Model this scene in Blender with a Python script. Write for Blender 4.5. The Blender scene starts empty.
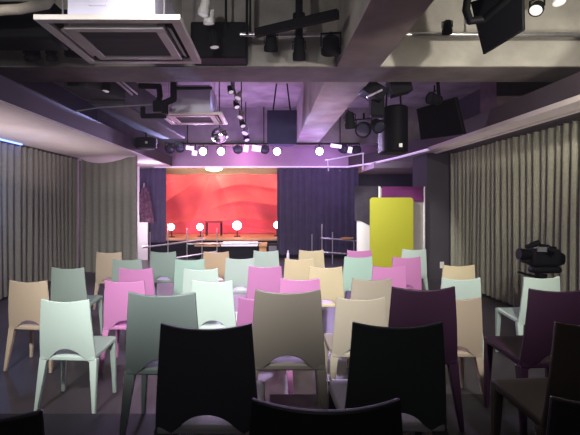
import bpy, bmesh, math, random
from mathutils import Vector, Matrix
random.seed(7)
PI = math.pi
C = bpy.context.scene.collection
F, VX, VY, H = 450.0, 268.0, 203.0, 1.455      # focal length in pixels, vanishing point, eye height

def P(px, py, d):
    return Vector(((px - VX) * d / F, d, H - (py - VY) * d / F))

# ------------------------------------------------------------------ materials
def mat(name, col, rough=0.5, metal=0.0, emit=None, estr=0.0, noise=0.0, nscale=8.0, bump=0.0, bscale=40.0, spec=0.5, sheen=0.0, stretch=None):
    m = bpy.data.materials.new(name); m.use_nodes = True
    nt = m.node_tree; b = nt.nodes['Principled BSDF']
    b.inputs['Base Color'].default_value = (*col, 1)
    b.inputs['Roughness'].default_value = rough
    b.inputs['Metallic'].default_value = metal
    b.inputs['Specular IOR Level'].default_value = spec
    if sheen: b.inputs['Sheen Weight'].default_value = sheen
    if emit:
        b.inputs['Emission Color'].default_value = (*emit, 1); b.inputs['Emission Strength'].default_value = estr
    if noise or bump:
        tc = nt.nodes.new('ShaderNodeTexCoord'); mp = nt.nodes.new('ShaderNodeMapping')
        nt.links.new(tc.outputs['Object'], mp.inputs['Vector'])
        if stretch: mp.inputs['Scale'].default_value = stretch
    if noise:
        n = nt.nodes.new('ShaderNodeTexNoise'); n.inputs['Scale'].default_value = nscale; n.inputs['Detail'].default_value = 5
        nt.links.new(mp.outputs[0], n.inputs['Vector'])
        r = nt.nodes.new('ShaderNodeValToRGB')
        r.color_ramp.elements[0].position = 0.3; r.color_ramp.elements[1].position = 0.7
        lo = 1 - noise; hi = 1 + noise * 0.6
        r.color_ramp.elements[0].color = (*[c * lo for c in col], 1); r.color_ramp.elements[1].color = (*[min(1, c * hi) for c in col], 1)
        nt.links.new(n.outputs['Fac'], r.inputs[0]); nt.links.new(r.outputs[0], b.inputs['Base Color'])
    if bump:
        n2 = nt.nodes.new('ShaderNodeTexNoise'); n2.inputs['Scale'].default_value = bscale; n2.inputs['Detail'].default_value = 3
        nt.links.new(mp.outputs[0], n2.inputs['Vector'])
        bp = nt.nodes.new('ShaderNodeBump'); bp.inputs['Strength'].default_value = bump; bp.inputs['Distance'].default_value = 0.02
        nt.links.new(n2.outputs['Fac'], bp.inputs['Height']); nt.links.new(bp.outputs[0], b.inputs['Normal'])
    return m

M = {}
M['concrete'] = mat('concrete', (0.36, 0.34, 0.31), 0.85, noise=0.35, nscale=2.2, bump=0.25, bscale=18)
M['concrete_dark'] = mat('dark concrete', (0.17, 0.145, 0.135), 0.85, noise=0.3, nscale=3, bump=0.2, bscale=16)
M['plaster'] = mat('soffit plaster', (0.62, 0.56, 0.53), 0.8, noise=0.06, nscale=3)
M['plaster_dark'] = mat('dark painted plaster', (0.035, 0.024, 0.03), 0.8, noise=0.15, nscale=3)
M['header'] = mat('pale header plaster', (0.42, 0.30, 0.42), 0.75, noise=0.08, nscale=2)
M['wall'] = mat('dark wall paint', (0.05, 0.045, 0.055), 0.8, noise=0.1, nscale=4)
M['white_wall'] = mat('white wall paint', (0.8, 0.77, 0.78), 0.7, noise=0.03)
M['cream_wall'] = mat('cream stage wall', (0.85, 0.72, 0.5), 0.7, noise=0.05)
M['floor'] = mat('dark floor', (0.055, 0.046, 0.056), 0.42, noise=0.25, nscale=3, bump=0.05, bscale=60)
M['platform'] = mat('dark platform carpet', (0.022, 0.02, 0.026), 0.7, noise=0.25, nscale=6)
M['stage'] = mat('orange lit stage boards', (0.65, 0.33, 0.16), 0.5, noise=0.2, nscale=5, stretch=(1, 8, 1))
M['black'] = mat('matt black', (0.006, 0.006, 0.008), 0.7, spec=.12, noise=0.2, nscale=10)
M['black_gloss'] = mat('black plastic', (0.003, 0.003, 0.004), 0.6, spec=.08, noise=0.1, nscale=10)
M['black_cloth'] = mat('black drape cloth', (0.045, 0.033, 0.082), 0.9, noise=0.25, nscale=5, sheen=0.3)
M['linen'] = mat('linen curtain', (0.30, 0.295, 0.23), 0.9, noise=0.12, nscale=30, bump=0.1, bscale=150)
M['linen_flat'] = mat('taupe linen curtain', (0.265, 0.258, 0.222), 0.9, noise=0.1, nscale=25, bump=0.1, bscale=150)
M['red'] = mat('red backdrop cloth', (0.80, 0.10, 0.115), 0.75, noise=0.12, nscale=2, sheen=0.2)
M['steel'] = mat('brushed steel', (0.6, 0.58, 0.6), 0.3, 0.9, noise=0.1, nscale=20)
M['white_metal'] = mat('white painted metal', (0.75, 0.74, 0.73), 0.4, noise=0.03)
M['ac_white'] = mat('air conditioner white plastic', (0.62, 0.58, 0.54), 0.45, noise=0.04)
M['ac_case'] = mat('galvanised casing', (0.62, 0.60, 0.74), 0.45, 0.2, noise=0.12, nscale=3)
M['ac_grille'] = mat('air conditioner grille', (0.13, 0.11, 0.12), 0.6)
M['pipe_white'] = mat('pale insulated pipe', (0.6, 0.55, 0.46), 0.7, noise=0.15, nscale=8)
M['duct'] = mat('grey duct', (0.06, 0.058, 0.065), 0.85, 0.0, noise=0.2, nscale=5)
M['duct_pale'] = mat('dull grey metal', (.2, .19, .22), .6)
M['yellow'] = mat('yellow laminate', (0.40, 0.40, 0.014), 0.45, noise=0.04, nscale=2)
M['purple_cloth'] = mat('purple cloth', (0.12, 0.008, 0.10), 0.8, noise=0.2, nscale=5)
M['grey_panel'] = mat('grey panel', (0.32, 0.29, 0.28), 0.7, noise=0.08)
M['white_panel'] = mat('white panel', (0.85, 0.83, 0.85), 0.5, noise=0.02)
M['lens_dark'] = mat('dark glass lens', (0.03, 0.03, 0.05), 0.08)
M['lens_pale'] = mat('pale frosted lens', (0.7, 0.68, 0.72), 0.3, emit=(1, 0.95, 1), estr=0.25, noise=0.05)
M['lens_lit'] = mat('lit lamp', (1, 1, 1), 0.4, emit=(0.95, 0.85, 1.0), estr=14)
M['lens_warm'] = mat('lit warm lamp', (1, 1, 1), 0.4, emit=(1.0, 0.85, 0.6), estr=10)
M['flap'] = mat('lit barn door', (0.85, 0.75, 0.9), 0.5, emit=(0.9, 0.6, 1.0), estr=1.6, noise=0.05)  # lamp light on the flaps is given as their own glow
M['led_blue'] = mat('blue light strip', (0.1, 0.15, 1), 0.4, emit=(0.12, 0.2, 1.0), estr=6)
M['edge'] = mat('pale edge trim', (0.8, 0.75, 0.85), 0.4, emit=(0.75, 0.55, 1.0), estr=0.45, noise=0.03)  # mild violet glow put into the trim and the rail frame
M['mirror'] = mat('mirror tiles', (0.8, 0.8, 0.85), 0.12, 1.0, noise=0.35, nscale=30)
M['bulb'] = mat('pale plastic outlet', (0.75, 0.73, 0.7), 0.4)
M['coat'] = mat('patterned dark coat', (0.10, 0.035, 0.07), 0.9, noise=0.8, nscale=14)
M['screen'] = mat('switched off screen', (0.002, 0.002, 0.003), 0.7, spec=.03, noise=0.1)
M['orange'] = mat('orange brown cloth', (0.6, 0.3, 0.12), 0.8, noise=0.2)
M['foot_lamp'] = mat('glowing white lamp', (1, 1, 1), 0.4, emit=(1.0, 0.92, 1.0), estr=9)
def plastic(name, col): return mat(name, col, 0.42, noise=0.03, nscale=4, spec=0.4)
CH = {
 'beige': plastic('beige plastic', (0.62, 0.50, 0.37)),
 'cream': plastic('cream plastic', (0.72, 0.62, 0.40)),
 'peach': plastic('peach plastic', (0.70, 0.50, 0.33)),
 'greige': plastic('greige plastic', (0.44, 0.39, 0.31)),
 'taupe': plastic('dimmed beige plastic', (0.25, 0.225, 0.19)),  # beige chair in dimmer light, the dimness put into the colour
 'mint': plastic('mint plastic', (0.46, 0.68, 0.58)),
 'palemint': plastic('pale mint plastic', (0.58, 0.72, 0.66)),
 'greymint': plastic('grey mint plastic', (0.34, 0.44, 0.39)),
 'sage': plastic('dimmed mint plastic', (0.23, 0.29, 0.28)),  # mint chair in dim light, darkened in its base colour
 'pink': plastic('orchid pink plastic', (0.62, 0.25, 0.52)),
 'mauve': plastic('shaded pink plastic', (0.42, 0.16, 0.36)),  # pink chair with its shading put into the colour
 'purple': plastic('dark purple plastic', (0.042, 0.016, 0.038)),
 'slate': plastic('shaded slate plastic', (0.085, 0.09, 0.095)),  # shadow on the front row backs is put into this colour
 'slate2': plastic('shaded green slate plastic', (0.065, 0.082, 0.074)),  # back in shadow, darkened in the colour like slate
 'slate_seat': plastic('lit slate plastic', (0.45, 0.44, 0.45)),  # pale copy for the seats, stage light put into the colour
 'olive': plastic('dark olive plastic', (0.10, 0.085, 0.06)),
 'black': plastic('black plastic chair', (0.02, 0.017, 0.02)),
}

# ------------------------------------------------------------------ mesh builder
class MB:
    def __init__(s): s.bm = bmesh.new()
    def _xf(s, vs, mtx):
        for v in vs: v.co = mtx @ v.co
    def box(s, c, size, rot=None):
        r = bmesh.ops.create_cube(s.bm, size=1)
        m = Matrix.Translation(Vector(c)) @ (rot.to_4x4() if rot else Matrix()) @ Matrix.Diagonal((*size, 1))
        s._xf(r['verts'], m); return s
    def bb(s, lo, hi):
        lo, hi = Vector(lo), Vector(hi)
        return s.box((lo + hi) / 2, hi - lo)
    def cyl(s, p0, p1, r0, r1=None, n=16, caps=True):
        p0, p1 = Vector(p0), Vector(p1); d = p1 - p0; L = d.length
        if r1 is None: r1 = r0
        r = bmesh.ops.create_cone(s.bm, cap_ends=caps, segments=n, radius1=max(r0, 1e-4), radius2=max(r1, 1e-4), depth=L)
        q = d.to_track_quat('Z', 'Y').to_matrix().to_4x4()
        s._xf(r['verts'], Matrix.Translation((p0 + p1) / 2) @ q); return s
    def sphere(s, c, r, sc=(1, 1, 1), n=20):
        q = bmesh.ops.create_uvsphere(s.bm, u_segments=n, v_segments=n // 2 + 2, radius=r)
        s._xf(q['verts'], Matrix.Translation(Vector(c)) @ Matrix.Diagonal((*sc, 1))); return s
    def bar(s, p0, p1, w0, h0, w1=None, h1=None, up=(0, 1, 0)):
        # tapered rectangular bar
        p0, p1 = Vector(p0), Vector(p1); w1 = w1 or w0; h1 = h1 or h0
        z = (p1 - p0).normalized(); x = Vector(up).cross(z)
        if x.length < 1e-5: x = Vector((1, 0, 0))
        x.normalize(); y = z.cross(x)
        vs = []
        for p, w, h in ((p0, w0, h0), (p1, w1, h1)):
            for a, b in ((-1, -1), (1, -1), (1, 1), (-1, 1)):
                vs.append(s.bm.verts.new(p + x * a * w / 2 + y * b * h / 2))
        for f in ((3, 2, 1, 0), (4, 5, 6, 7), (0, 1, 5, 4), (1, 2, 6, 5), (2, 3, 7, 6), (3, 0, 4, 7)):
            s.bm.faces.new([vs[i] for i in f])
        return s
    def path(s, pts, r, n=12):
        for a, b in zip(pts, pts[1:]): s.cyl(a, b, r, n=n)
        for p in pts[1:-1]: s.sphere(p, r * 1.02, n=n)
        return s
    def grid(s, pts, thick=0.0, nrm=None):
        # pts: rows of points; thick along per-point normal nrm(i,j) or none
        R, K = len(pts), len(pts[0])
        a = [[s.bm.verts.new(p) for p in row] for row in pts]
        for i in range(R - 1):
            for j in range(K - 1):
                s.bm.faces.new((a[i][j], a[i][j + 1], a[i + 1][j + 1], a[i + 1][j]))
        if thick:
            n = Vector(nrm)
            b = [[s.bm.verts.new(Vector(p) + n * thick) for p in row] for row in pts]
            for i in range(R - 1):
                for j in range(K - 1):
                    s.bm.faces.new((b[i][j], b[i + 1][j], b[i + 1][j + 1], b[i][j + 1]))
            ring = lambda g: [g[0][j] for j in range(K)] + [g[i][K - 1] for i in range(1, R)] + [g[R - 1][j] for j in range(K - 2, -1, -1)] + [g[i][0] for i in range(R - 2, 0, -1)]
            ra, rb = ring(a), ring(b); N = len(ra)
            for k in range(N):
                s.bm.faces.new((ra[k], rb[k], rb[(k + 1) % N], ra[(k + 1) % N]))
        return s
    def prism(s, poly, z0, z1):
        lo = [s.bm.verts.new((x, y, z0)) for x, y in poly]; hi = [s.bm.verts.new((x, y, z1)) for x, y in poly]
        n = len(poly)
        s.bm.faces.new(lo[::-1]); s.bm.faces.new(hi)
        for k in range(n): s.bm.faces.new((lo[k], lo[(k + 1) % n], hi[(k + 1) % n], hi[k]))
        return s
    def lathe(s, c, prof, n=24, axis=None):
        # prof: (radius, z) list
        q = (Vector(axis).to_track_quat('Z', 'Y').to_matrix() if axis is not None else Matrix.Identity(3))
        rings = []
        for r, z in prof:
            rings.append([s.bm.verts.new(Vector(c) + q @ Vector((max(r, 1e-4) * math.cos(2 * PI * k / n), max(r, 1e-4) * math.sin(2 * PI * k / n), z))) for k in range(n)])
        for a, b in zip(rings, rings[1:]):
            for k in range(n): s.bm.faces.new((a[k], a[(k + 1) % n], b[(k + 1) % n], b[k]))
        s.bm.faces.new(rings[0][::-1]); s.bm.faces.new(rings[-1])
        return s
    def build(s, name, m, parent=None, bevel=0.0, smooth=40, origin=None, seg=2):
        bmesh.ops.recalc_face_normals(s.bm, faces=s.bm.faces)
        me = bpy.data.meshes.new(name)
        if parent is not None:
            off = Vector((0, 0, 0)); p = parent
            while p is not None: off = off + Vector(p.location); p = p.parent
        else:
            if origin is None:
                xs = [v.co.x for v in s.bm.verts]; ys = [v.co.y for v in s.bm.verts]; zs = [v.co.z for v in s.bm.verts]
                off = Vector(((min(xs) + max(xs)) / 2, (min(ys) + max(ys)) / 2, min(zs)))
            else: off = Vector(origin)
        for v in s.bm.verts: v.co -= off
        s.bm.to_mesh(me); s.bm.free()
        me.materials.append(m)
        if smooth:
            for pgn in me.polygons: pgn.use_smooth = True
            me.set_sharp_from_angle(angle=math.radians(smooth))
        o = bpy.data.objects.new(name, me); C.objects.link(o)
        if parent is not None: o.parent = parent
        else: o.location = off
        if bevel:
            b = o.modifiers.new('bevel', 'BEVEL'); b.width = bevel; b.segments = seg; b.limit_method = 'ANGLE'; b.angle_limit = math.radians(50)
            b.harden_normals = False
        return o

def tag(o, label, cat, group=None, kind=None):
    o['label'] = label; o['category'] = cat
    if group: o['group'] = group
    if kind: o['kind'] = kind
    return o
def thing(name, label, cat, loc=(0, 0, 0), group=None):
    o = bpy.data.objects.new(name, None); C.objects.link(o); o.location = loc; o.empty_display_size = 0.1
    return tag(o, label, cat, group)
def struct(mb, name, m, **k):
    o = mb.build(name, m, **k); o['kind'] = 'structure'; return o
def dup(root, loc, rotz, label, group=None, m=None, swap=None):
    r = root.copy(); C.objects.link(r); r.location = loc; r.rotation_euler = (0, 0, rotz); r['label'] = label
    if group: r['group'] = group
    for ch in list(root.children):
        c = ch.copy(); C.objects.link(c); c.parent = r
        for g in ch.children:
            e = g.copy(); C.objects.link(e); e.parent = c
    return r

# ------------------------------------------------------------------ the room
HAZE = 0.0028
ZS = H + 0.94          # underside of the soffits
ZB = H + 1.46          # underside of the beams
ZC = H + 2.32          # ceiling slab
ZP = 0.21              # platform
XL, XR = -4.15, 4.3
struct(MB().bb((XL - .2, -3.2, -0.2), (XR + .2, 15.2, 0)), 'floor', M['floor'])
struct(MB().prism([(XL, -3.0), (3.6, -3.0), (3.6, 2.93), (.01, 2.93), (.01, 2.66), (XL, 2.66)], 0.0, ZP), 'floor_platform', M['platform'])
struct(MB().bb((XL - .2, -3.2, ZC), (XR + .2, 15.2, ZC + .2)), 'ceiling', M['concrete'])
struct(MB().bb((XL - .2, -3.2, 0), (XL, 15.2, ZC)), 'wall_left', M['wall'])
struct(MB().bb((XR, -3.2, 0), (XR + .2, 15.2, ZC)), 'wall_right', M['wall'])
struct(MB().bb((XL, -3.2, 0), (XR, -3.0, ZC)), 'wall_rear', M['wall'])
struct(MB().bb((XL, 14.2, 0), (XR, 14.4, ZC)), 'wall_front', M['cream_wall'])
# soffits along both sides
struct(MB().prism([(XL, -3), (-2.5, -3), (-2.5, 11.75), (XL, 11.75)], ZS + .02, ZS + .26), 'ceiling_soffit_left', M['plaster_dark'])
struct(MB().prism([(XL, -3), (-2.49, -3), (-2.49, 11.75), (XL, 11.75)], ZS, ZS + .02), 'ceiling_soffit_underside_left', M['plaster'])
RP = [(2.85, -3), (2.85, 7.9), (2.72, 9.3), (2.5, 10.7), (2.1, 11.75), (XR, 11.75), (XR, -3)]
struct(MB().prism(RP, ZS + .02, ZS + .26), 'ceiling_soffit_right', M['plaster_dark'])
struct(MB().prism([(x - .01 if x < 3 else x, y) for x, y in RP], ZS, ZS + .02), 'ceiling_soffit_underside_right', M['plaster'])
# header over the stage mouth
struct(MB().bb((XL, 11.75, ZS), (XR, 11.95, ZC)), 'wall_header', M['header'])
struct(MB().bb((XL, 11.95, ZS + .12), (XR, 14.2, ZS + .2)), 'ceiling_stage', M['cream_wall'])
e = MB()
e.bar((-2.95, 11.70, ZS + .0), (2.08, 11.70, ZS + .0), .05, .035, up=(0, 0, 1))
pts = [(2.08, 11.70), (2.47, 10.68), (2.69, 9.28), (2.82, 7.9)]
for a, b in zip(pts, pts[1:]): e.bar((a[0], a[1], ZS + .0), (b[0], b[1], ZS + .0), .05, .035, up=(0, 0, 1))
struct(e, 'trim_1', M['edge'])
struct(MB().bb((2.815, -3, ZS - .015), (2.85, 7.9, ZS + .04)), 'trim_2', M['plaster'])
# curtain pocket on the right soffit
struct(MB().bb((3.16, -3, ZS - .012), (3.34, 8.4, ZS + .005)), 'trim_3', M['plaster_dark'])
struct(MB().bb((3.10, -3, ZS - .02), (3.16, 8.4, ZS + .005)), 'trim_4', M['plaster'])
# beams
def beam(x0, x1, y0, y1, name, m, rot=0.0):
    return struct(MB().bb((x0, y0, ZB), (x1, y1, ZC)), name, m)
b = MB().bb((XL, 4.8, ZB), (XR, 5.38, ZC)); ob = struct(b, 'beam_cross_near', M['concrete'])
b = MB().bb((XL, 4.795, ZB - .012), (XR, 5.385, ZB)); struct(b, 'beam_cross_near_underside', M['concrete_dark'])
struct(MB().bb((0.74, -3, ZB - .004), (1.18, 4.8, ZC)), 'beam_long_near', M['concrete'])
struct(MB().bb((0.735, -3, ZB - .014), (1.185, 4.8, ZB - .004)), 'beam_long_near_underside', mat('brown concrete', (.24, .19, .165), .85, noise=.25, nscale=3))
struct(MB().bb((0.68, 5.38, ZB), (1.22, 10.9, ZC)), 'beam_long_far', M['concrete'])
struct(MB().bb((XL, 10.95, ZB), (XR, 11.5, ZC)), 'beam_cross_far', M['concrete'])
struct(MB().bb((3.35, 6.6, ZS + .26), (XR, 7.1, ZC)), 'pillar', mat('purple brown pillar', (.10, .065, .085), .85, noise=.2))
# dark column where the right curtain ends, alcove behind
struct(MB().bb((2.98, 8.43, 0), (XR, 9.27, ZS)), 'column', M['wall'])
struct(MB().bb((2.3, 12.6, 0), (XR, 12.8, ZS)), 'wall_alcove', mat('alcove wall', (.03, .026, .05), .8, noise=.1))
struct(MB().prism([(2.45, 10.4), (XR, 10.0), (XR, 12.6), (2.45, 12.6)], ZS - .13, ZS), 'ceiling_alcove', M['plaster'])
# white return wall left of the stage
struct(MB().bb((XL, 12.2, 0), (-3.3, 12.3, ZS)), 'wall_wing_left', M['wall'])
struct(MB().prism([(P(131, 0, 11.5).x, 11.5), (P(139, 0, 11.5).x, 11.5), (P(139, 0, 11.5).x, 11.56), (P(131, 0, 11.5).x, 11.56)], 0, ZS).bb((P(138.9, 0, 11.5).x, 11.5, 0), (P(147.5, 0, 11.5).x, 11.56, .96)), 'wall_stub_left', M['white_wall'])

# ------------------------------------------------------------------ stage
g = thing('stage', 'raised stage with orange lit boards in front of the red backdrop', 'stage', (-1.2, 11.9, 0))
MB().bb((-3.3, 11.92, .46), (2.3, 14.1, .52)).build('deck', M['stage'], g, bevel=.006)
MB().bb((-3.3, 11.96, 0), (2.3, 14.1, .46)).build('fascia', M['black'], g)
g = thing('stage_step', 'pale wooden step in front of the stage, lit white', 'step', (-.8, 11.4, 0))
MB().bb((-1.17, 11.25, .37), (-.26, 11.85, .45)).build('tread', M['white_panel'], g, bevel=.006)
MB().bb((-1.12, 11.35, 0), (-.3, 11.8, .37)).build('riser', M['black'], g)
g = thing('low_bench', 'low orange wooden bench beside the white stage step', 'bench', (-1.5, 11.3, 0))
MB().bb((-1.85, 11.3, .36), (-1.2, 11.7, .43)).build('bench_top', M['orange'], g, bevel=.006)
for x in (-1.8, -1.25):
    MB().bb((x - .03, 11.35, 0), (x + .03, 11.65, .36)).build('leg', M['black'], g)
tag(MB().bb((-.24, 11.3, .36), (-.02, 11.7, .44)).bb((-.22, 11.34, 0), (-.04, 11.66, .36)).build('side_block', M['orange'], bevel=.01), 'small orange block right of the white stage step', 'block')
g = thing('floor_monitor', 'small black stage speaker wedge at the foot of the right black drape', 'speaker', (.1, 11.4, 0))
MB().prism([(.0, 11.3), (.24, 11.3), (.24, 11.62), (.0, 11.62)], 0, .42).build('cabinet', M['black'], g, bevel=.02)
MB().bb((.02, 11.285, .05), (.22, 11.305, .38)).build('grille', M['ac_grille'], g, bevel=.004)

# red backdrop cloth with sagging folds
def backdrop():
    mb = MB(); R, K = 90, 150
    x0, x1, z0, z1 = -3.3, .45, .535, 2.345
    rows = []
    for i in range(R):
        v = i / (R - 1); row = []
        for j in range(K):
            u = j / (K - 1); x = x0 + (x1 - x0) * u; z = z0 + (z1 - z0) * v
            def ridge(t): return (1 - abs(math.sin(t))) ** 1.6
            du = abs(u - .45)
            swag = v + .9 * (u - .78) ** 2 + .03 * math.sin(8 * u)           # hanging folds at the right
            w = .055 * ridge(11 * swag + .5) * min(1, max(0, (u - .38) * 4)) * (1 - .55 * v)
            fan = math.atan2(u - .43, 1.08 - v)
            w += .06 * ridge(7.5 * fan + 1.3) * min(1, (1.06 - v) * 1.4) * (1 if u < .5 else .35)
            w += .05 * ridge(9 * (v + .35 * abs(u - .3)) + 1.0) * max(0, 1 - v * 2.2)
            w += .012 * math.sin(31 * u + 5 * v) + .02 * math.sin(7 * u - 9 * v)
            z2 = z - .03 * math.sin(PI * ((u * 3) % 1)) * v
            row.append((x, 13.68 - 3.2 * w, z2))
        rows.append(row)
    mb.grid(rows)
    o = mb.build('backdrop_cloth', M['red'], smooth=180)
    tag(o, 'large wrinkled red cloth hung as the stage backdrop', 'cloth')
backdrop()

# ------------------------------------------------------------------ drapes and curtains
def pleats(path, z0, z1, wave, amp, rows=8, top_sag=None, taper=.6, n_per=8, seed=0, swing=.012):
    # path: list of (x,y); builds a wavy sheet that follows it
    rnd = random.Random(seed)
    segs = [0.0]
    for a, b in zip(path, path[1:]): segs.append(segs[-1] + math.hypot(b[0] - a[0], b[1] - a[1]))
    L = segs[-1]; N = max(8, int(L / wave * n_per))
    ph = [rnd.uniform(-.6, .6) for _ in range(int(L / wave) + 3)]
    am = [rnd.uniform(.65, 1.15) for _ in range(int(L / wave) + 3)]
    out = []
    for i in range(rows):
        v = i / (rows - 1); row = []
        for k in range(N + 1):
            s = L * k / N
            q = 0
            while q < len(segs) - 2 and s > segs[q + 1]: q += 1
            a, b = Vector(path[q]), Vector(path[q + 1]); t = (s - segs[q]) / (segs[q + 1] - segs[q])
            p = a.lerp(b, t); tn = (b - a).normalized(); nn = Vector((-tn.y, tn.x))
            w = int(s / wave)
            A = amp * (1 - (1 - taper) * v) * am[w]
            o = A * math.sin(2 * PI * s / wave + ph[w] * (1 - v) * .6) + swing * math.sin(3.1 * s + 2 * v)
            p = p + nn * o
            zt = z1 - (top_sag(s / L) if top_sag else 0)
            row.append((p.x, p.y, z0 + (zt - z0) * v))
        out.append(row)
    return out

g = thing('curtain_right', 'long beige pleated curtain along the right wall behind the video camera', 'curtain', (3.42, 4.5, 0))
MB().grid(pleats([(3.42, .6), (3.42, 8.36)], .03, ZS - .03, .15, .062, seed=2, n_per=10, taper=.75)).build('curtain_sheet', M['linen'], g, smooth=180)
MB().bb((3.38, .5, ZS - .035), (3.46, 8.4, ZS - .003)).build('curtain_track', M['plaster_dark'], g)
g = thing('curtain_left', 'grey pleated curtain along the left wall with blue light on its folds', 'curtain', (-4.0, 6, 0))
MB().grid(pleats([(-4.0, .6), (-4.0, 9.45)], .03, ZS - .02, .17, .06, seed=3, n_per=10, taper=.75)).build('curtain_sheet', M['linen_flat'], g, smooth=180)
MB().bb((-4.04, .5, ZS - .03), (-3.96, 9.45, ZS - .003)).build('curtain_track', M['plaster_dark'], g)
g = thing('curtain_return', 'flat taupe curtain turned across the left end with a sagging top edge', 'curtain', (-3.2, 9.1, 0))
sag = lambda t: .02 + .12 * math.sin(PI * min(1, t * 1.15)) ** .8 * (1 - .3 * t) if t < .87 else .02 + .05 * (1 - t)
MB().grid(pleats([(-3.90, 9.36), (-2.62, 8.92)], .03, ZS, .19, .022, rows=14, top_sag=sag, taper=.5, n_per=12, seed=5)).build('curtain_sheet', M['linen_flat'], g, smooth=180)
MB().grid(pleats([(-2.62, 8.92), (-2.60, 9.0), (-2.66, 9.06)], .03, ZS, .19, .004, rows=6, taper=.5, n_per=12, seed=5)).build('curtain_hem', M['linen'], g, smooth=180)
g = thing('light_strip', 'thin blue light strip in the curtain pocket at the top left', 'light strip', (-3.88, 6.5, ZS - .02))
MB().bb((-3.93, 5.0, ZS - .02), (-3.90, 7.15, ZS - .003)).build('strip', M['led_blue'], g)

def drape(name, label, path, z0, z1, wave, amp, seed, topname='rail'):
    g = thing(name, label, 'drape', (path[0][0], path[0][1], z0))
    MB().grid(pleats(path, z0, z1, wave, amp, rows=10, seed=seed, swing=.03)).build('drape_sheet', M['black_cloth'], g, smooth=180)
    e = MB()
    for a, b in zip(path, path[1:]): e.cyl((a[0], a[1], z1 + .012), (b[0], b[1], z1 + .012), .012, n=8)
    e.build('drape_rail', M['steel'], g)
    return g
drape('stage_drape', 'black drape at the left edge of the stage with a coat hung on it', [(-3.40, 11.72), (-2.95, 11.76), (-2.68, 11.84)], .42, ZS - .03, .14, .035, 11)
drape('stage_drape', 'wide black drape closing the right half of the stage', [(.24, 11.8), (1.2, 11.8), (2.36, 11.72)], .1, ZS - .03, .17, .05, 12)
# patterned coat hanging in front of the left drape
def coat():
    g = thing('hanging_coat', 'dark patterned coat hanging on the black drape left of the stage', 'coat', (-3.18, 11.55, 1.0))
    rows = []
    for i in range(12):
        v = i / 11; z = 1.86 - v * .92; hw = (.05 + .09 * min(1, v * 4)) * (1 + .25 * v); row = []
        for k in range(17):
            u = k / 16 * 2 - 1
            row.append((-3.2 + .10 * v + u * hw, 11.58 - .05 * (1 - u * u) - .015 * math.sin(7 * u + 2 * v), z))
        rows.append(row)
    MB().grid(rows, .03, (0, 1, 0)).build('coat_body', M['coat'], g, smooth=60)
    for sx in (-1, 1):
        MB().cyl((-3.2 + sx * .1, 11.57, 1.74), (-3.15 + sx * .17, 11.55, 1.15), .055, .04, n=10).build('sleeve', M['coat'], g)
    MB().cyl((-3.2, 11.6, 1.86), (-3.2, 11.62, 1.97), .008, n=8).build('hook', M['steel'], g)
coat()

# ------------------------------------------------------------------ chairs
def chair_proto():
    root = thing('stacking_chair', 'chair', 'chair')
    # backrest (rear faces -Y), lower edge arched over the gap
    K = 25; R = 10
    def pt(u, v):
        if abs(u) < .52: zl = .383 + .056 * (1 - (u / .52) ** 2) ** .75
        else: zl = .383 - .085 * min(1, (abs(u) - .52) / .40) ** 1.3
        zt = .79 - .016 * (1 - u * u)
        z = zl + (zt - zl) * v
        t = max(0, (z - .30) / .49)
        hw = .2085 - .036 * t
        y = -.166 - .069 * t - .012 * math.sin(PI * min(1, t)) + .030 * u * u * (.4 + .6 * t)
        return Vector((u * hw, y, z))
    rows = [[pt(k / (K - 1) * 2 - 1, i / (R - 1)) for k in range(K)] for i in range(R)]
    MB().grid(rows, .016, (0, 1, .1)).build('backrest', CH['mint'], root, bevel=.004, smooth=50)
    # seat
    K, R = 15, 12
    rows = []
    for i in range(R):
        v = i / (R - 1); y = -.172 + .352 * v; row = []
        for k in range(K):
            u = k / (K - 1) * 2 - 1
            hw = .197 + .020 * math.sin(PI * .5 * v)
            if v > .9: hw -= .012
            z = .386 + .052 * v ** .75 - .014 * (1 - u * u) * math.sin(PI * v) - (.012 if v == 1 else 0)
            row.append((u * hw, y, z))
        rows.append(row)
    MB().grid(rows, .036, (0, 0, -1)).build('seat', CH['mint'], root, bevel=.010, smooth=45, seg=3)
    for sx in (-1, 1):
        MB().bar((sx * .1795, -.146, .365), (sx * .2085, -.205, 0), .056, .044, .024, .026).build('leg', CH['mint'], root, bevel=.006)
        MB().bar((sx * .191, .145, .425), (sx * .204, .150, 0), .044, .044, .024, .024).build('leg', CH['mint'], root, bevel=.006)
    return root
proto = chair_proto()
meshes = {}
def chair_mesh(me, colour):
    key = (me.name, colour)
    if key not in meshes:
        c = me.copy(); c.materials.clear(); c.materials.append(CH[colour]); meshes[key] = c
    return meshes[key]
first = [True]
def put_chair(xc, yt, fam, colour, label, group, rz=0.0):
    base = 0.0 if fam == 'A' else ZP
    d = (H - .79 - base) * F / (yt - VY)
    x = (xc - VX) * d / F
    loc = (x + .215 * -math.sin(rz), d + .215 * math.cos(rz), base)
    if first[0]:
        r = proto; first[0] = False; r.location = loc; r.rotation_euler = (0, 0, rz); r['label'] = label
    else: r = dup(base_proto, loc, rz, label)
    r['group'] = group
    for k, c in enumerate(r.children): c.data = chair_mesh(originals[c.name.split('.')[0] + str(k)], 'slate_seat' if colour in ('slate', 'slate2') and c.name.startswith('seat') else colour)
    return r
base_proto = proto
originals = {c.name.split('.')[0] + str(i): c.data for i, c in enumerate(proto.children)}
G5, G4, G3, G2, G1, G0 = 'back row of chairs nearest the stage', 'second row of chairs from the stage', 'middle rows of chairs', 'row of chairs before the platform edge', 'first row of chairs on the platform', 'darkest chairs nearest the camera'
r = math.radians
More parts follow.
